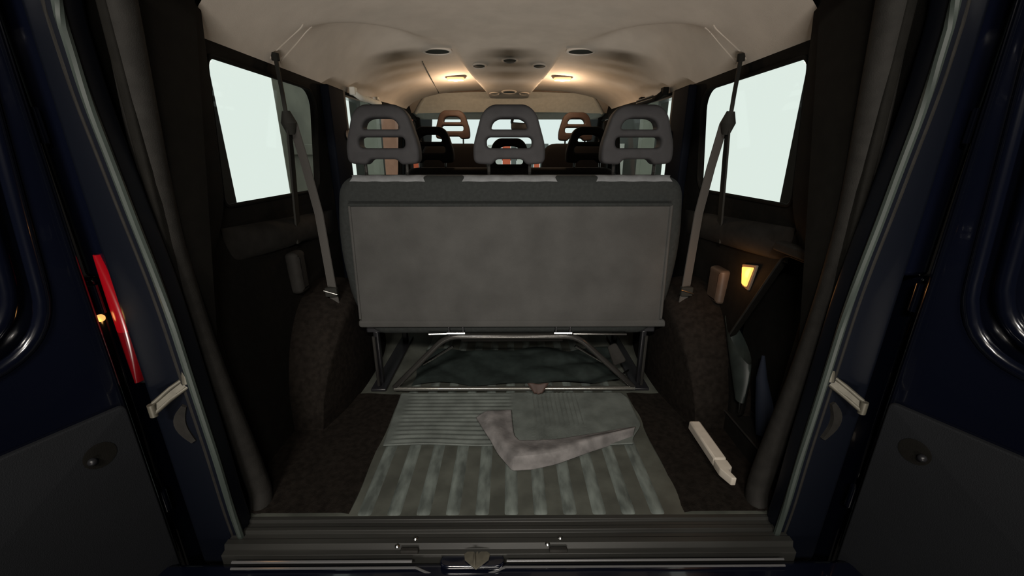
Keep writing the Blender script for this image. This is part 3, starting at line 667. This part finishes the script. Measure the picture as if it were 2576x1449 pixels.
# jack compartment in the right wall
jb = bpy.data.objects['wall_right']; JO = (0.80, 1.08, 0.05)
boxo('compartment_back', (0.845, 0.855, 0.86, 1.34, 0.05, 0.67), 'trim_black', jb, bevel=0)
boxo('compartment_bottom', (0.74, 0.845, 0.86, 1.34, 0.04, 0.05), 'trim_black', jb, bevel=0)
edge = [(wx(z) - 0.004, y, z) for y, z in PROF_JACK]
bm = bmesh.new(); tube(bm, edge, 0.0035, 8, True); obj('compartment_bezel', bm, 'trim_dark', jb)
plate('lid_edge', [roundpoly([(0.885, 0.640), (1.125, 0.645), (1.12, 0.672), (0.885, 0.668)], 0.008)], 0.03, 'trim_dark', jb, YZ, (0, 0, 0), bevel=0.006,
      fun=lambda co: Vector((wx(co.z) - 0.02 + co.x, co.y, co.z)))
t = thing('tool_pouch', 'grey green tool pouch with a pointed shiny tip in the jack compartment', 'pouch', (0.765, 1.235, 0.075))
bm = bmesh.new()
def pouch(u, v):
    a = u*2*PI; rr = 0.085*(1 - 0.8*v**1.3)
    return (0.022*math.cos(a)*(1-0.5*v) - 0.03*v, rr*math.sin(a)*1.05 - 0.12*v, 0.24 - 0.16*v + 0.05*math.sin(a)*(1-v))
surf(bm, pouch, 20, 10); obj('pouch_body', bm, 'bag', t)
tubeo('pouch_tip', [(-0.026, -0.118, 0.085), (-0.034, -0.135, 0.045)], 0.006, 'chrome', t, 8, rfun=lambda u: 0.006*(1-0.7*u))
boxo('pouch_base', (-0.02, 0.03, -0.08, 0.08, -0.022, 0.15), 'trim_black', t, bevel=0.02)
t = tag(tubeo('rolled_cloth', [(0.805, 1.06, 0.066), (0.805, 1.10, 0.15), (0.808, 1.14, 0.22), (0.812, 1.16, 0.29)], 0.035, 'navy_cloth', None, 14, rfun=lambda u: 0.030*(1-0.85*u**1.5)), 'navy rolled cloth standing in the jack compartment', 'cloth')
# amber side lamp window and boxy housing on the right wall
t = thing('amber_lamp', 'small lit amber trapezoid lamp on the right side panel', 'lamp', (wx(0.53) - 0.008, 1.243, 0.53))
plate('lens', [roundpoly([(-0.006, -0.034), (0.016, -0.030), (0.030, 0.024), (-0.026, 0.036)][::-1], 0.005)], 0.014, 'amber_lens', t, YZ, (0, 0, 0), bevel=0.003)
plate('surround', [roundpoly([(-0.016, -0.044), (0.024, -0.038), (0.042, 0.03), (-0.036, 0.046)][::-1], 0.006)], 0.008, 'trim_brown', t, YZ, (0.004, 0, 0), bevel=0.002)
L = bpy.data.lights.new('amber_light', 'POINT'); L.energy = 0.30; L.color = (1.0, 0.42, 0.12); L.shadow_soft_size = 0.02
lo = bpy.data.objects.new('amber_light', L); C.objects.link(lo); lo.parent = t; lo.location = (-0.05, 0.03, 0.0)
t = thing('trim_box', 'brown rounded trim box on the right side panel beside the amber lamp', 'trim box', (0.740, 1.40, 0.39))
plate('box_body', [rrect(-0.045, 0.045, 0.0, 0.125, 0.012)], 0.045, 'box_brown', t, YZ, (0.02, 0, 0), bevel=0.016)
t = thing('trim_box', 'dark narrow trim box on the left side panel behind the belt', 'trim box', (-0.735, 1.40, 0.43))
plate('box_body', [rrect(-0.04, 0.03, 0.0, 0.15, 0.015)], 0.05, 'trim_dark', t, YZ, (-0.02, 0, 0), bevel=0.02)
# grab handles above the middle side windows
for s in (-1, 1):
    t = thing('grab_handle', '%s grab handle above the %s middle window' % (('pale grey', 'left') if s < 0 else ('dark ribbed', 'right')), 'grab handle', (s*0.715, 2.22, 1.165))
    m_ = 'header_grey' if s < 0 else 'trim_black'
    tubeo('bar', [(0, -0.17, 0.01), (-s*0.025, -0.15, -0.012), (-s*0.025, 0.15, -0.005), (0, 0.17, 0.015)], 0.013, m_, t, 10, rnd=0.03)
    for y in (-0.17, 0.17): boxo('mount', (-0.012, 0.014, y-0.02, y+0.02, -0.004, 0.03), m_, t, bevel=0.004)
    if s > 0:
        for k in range(2): tubeo('rib', [(-s*0.038, -0.13, -0.012 + 0.012*k), (-s*0.038, 0.13, -0.005 + 0.012*k)], 0.003, 'chrome', t, 6)

# ================================================================== REAR DOORS
ANG = math.radians(23.3)
for s, nm in ((-1, 'left'), (1, 'right')):
    d = bpy.data.objects.new('door_%d' % (1 if s < 0 else 2), None); link(d)
    d.location = (s*0.822, 0.762, 0); struct(d, 'open navy rear door on the %s with dark grey lower trim card' % nm, 'door')
    # local: +x along the door away from the hinge, +y the outside face, z up
    ux = Vector((s*math.sin(ANG), -math.cos(ANG), 0)); uy = Vector((s*math.cos(ANG), math.sin(ANG), 0))
    R = Matrix(((ux.x, uy.x, 0), (ux.y, uy.y, 0), (0, 0, 1))); 
    mw = lambda co: R @ co
    def dplate(name, loops, th, m, y, bev, parent=d):
        return plate(name, loops, th, m, parent, XZ, (0, y, 0), bevel=bev, fun=lambda co: R @ Vector(co), bres=4)
    ap = roundpoly([(0.075, 0.535), (0.60, 0.535), (0.56, 1.16), (0.03, 1.16)], [0.14, 0.10, 0.08, 0.06], 10)
    outl = roundpoly([(0.0, -0.12), (0.70, -0.12), (0.70, 0.70), (0.62, 1.34), (-0.01, 1.34), (0.0, 0.7)], [0.02, 0.04, 0.1, 0.10, 0.03, 0.1], 6)
    inner = dplate('inner_frame', [outl, ap], 0.036, 'navy', 0.018, 0.016)
    dplate('outer_skin', [outl], 0.012, 'navy', 0.055, 0.004)
    bm = bmesh.new(); tube(bm, [R @ Vector((x, 0.004, z)) for x, z in ap], 0.012, 10, True); obj('aperture_rim', bm, 'navy', inner)
    ap2 = [((x-0.33)*0.90+0.33, (z-0.85)*0.90+0.85) for x, z in ap]
    bm = bmesh.new(); tube(bm, [R @ Vector((x, 0.040, z)) for x, z in ap2], 0.014, 10, True); obj('window_flange', bm, 'navy', inner)
    card = dplate('trim_card', [roundpoly([(0.012, -0.10), (0.69, -0.10), (0.69, 0.404), (0.012, 0.396)], 0.012)], 0.014, 'door_card', -0.006, 0.004)
    for x, z, r in ((0.075, 0.315, 0.018), (0.42, 0.10, 0.010)):
        F = Matrix.Translation(R @ Vector((x, -0.013, z))) @ (-uy).to_track_quat('Z', 'Y').to_matrix().to_4x4()
        if r > 0.015:
            bm = bmesh.new(); lathe(bm, [(r*1.5, -0.003), (r*1.5, 0.001), (r*1.2, 0.0015), (r*0.2, 0.001)], 18, F); obj('knob_recess', bm, 'trim_black', card)
            F = Matrix.Translation(R @ Vector((x+0.014, -0.013, z-0.004))) @ (-uy).to_track_quat('Z', 'Y').to_matrix().to_4x4(); r = 0.008
        bm = bmesh.new(); lathe(bm, [(r, -0.002), (r, 0.004), (r*0.7, 0.009), (r*0.2, 0.011)], 14, F); obj('knob', bm, 'black_metal', card)
    # hinges and bump stops along the hinge edge
    for z in (0.95, 0.62, 0.10):
        tubeo('hinge_knuckle', [R @ Vector((-0.012, 0.03, z-0.03)), R @ Vector((-0.012, 0.03, z+0.03))], 0.010, 'navy', inner, 10)
    # check arm between pillar and door
    t = thing('door_check_arm', 'bare metal door check arm on the %s hinge side' % nm, 'check arm', (s*0.722, 0.785, 0.412))
    a0, a1 = Vector((s*-0.014, 0.002, 0.016)), Vector((s*0.034, -0.044, -0.024)); up_ = Vector((0, 0.004, 0.0115))
    plate_pts = [a0, a0.lerp(a1, 0.5) + Vector((0, 0, 0.002)), a1]
    ar = ribbon('arm', plate_pts, 0.022, 0.005, (0.1*s, 0.4, 1), 'zinc', t)
    for sg in (-1, 1): tubeo('arm_edge', [q + up_*sg for q in plate_pts], 0.0048, 'zinc', ar, 10)
    tubeo('pivot', [a0 + Vector((s*0.002, 0, -0.004)), a0 + Vector((s*-0.001, 0.003, 0.034))], 0.0095, 'zinc', t, 12)
    tubeo('end_stop', [a1 + Vector((0, -0.001, -0.016)), a1 + Vector((0, -0.001, 0.012))], 0.0075, 'zinc', t, 12)
    ribbon('rubber_boot', [(s*(0.000 + 0.020*math.sin(q*0.31)), -0.005, -0.040 - 0.0095*q) for q in range(11)], [0.010 + 0.014*math.sin(q*0.31) for q in range(11)], 0.012, (1, 0.2, 0), 'trim_dark', t)

# tail lamp on the left rear corner
t = thing('tail_lamp', 'lit red tail lamp in the gap beside the left rear door', 'lamp', (-0.828, 0.80, 0.42))
bm = bmesh.new()
def tl(u, v):
    a = (u-0.5)*PI*0.9; q = math.sin(PI*(0.05 + 0.90*v))**0.5
    return (0.018*q*math.sin(a) + 0.004*math.sin(PI*v), -0.018*math.cos(a) + 0.01, 0.29*v)
surf(bm, lambda u, v: tl(u, 0.42 + 0.58*v), 10, 8); obj('lit_lens', bm, 'red_lens', t)
bm = bmesh.new(); surf(bm, lambda u, v: tl(u, 0.42*v), 10, 8); obj('lower_lens', bm, 'red_lens_off', t)
boxo('housing', (-0.020, 0.020, 0.006, 0.05, -0.01, 0.30), 'black_metal', t, bevel=0.006)
bm = bmesh.new(); bmesh.ops.create_uvsphere(bm, u_segments=12, v_segments=8, radius=0.008)
for v in bm.verts: v.co += Vector((-0.030, -0.006, 0.155))
obj('reflection_bead', bm, 'amber_reflection', t)  # glowing bead added as the amber reflection on the door, no real bulb
L = bpy.data.lights.new('reflection_light', 'POINT'); L.energy = 0.035; L.color = (1.0, 0.5, 0.15); L.shadow_soft_size = 0.01  # added light for the same amber glow on the door
lo = bpy.data.objects.new('reflection_light', L); C.objects.link(lo); lo.parent = t; lo.location = (-0.030, -0.022, 0.150)
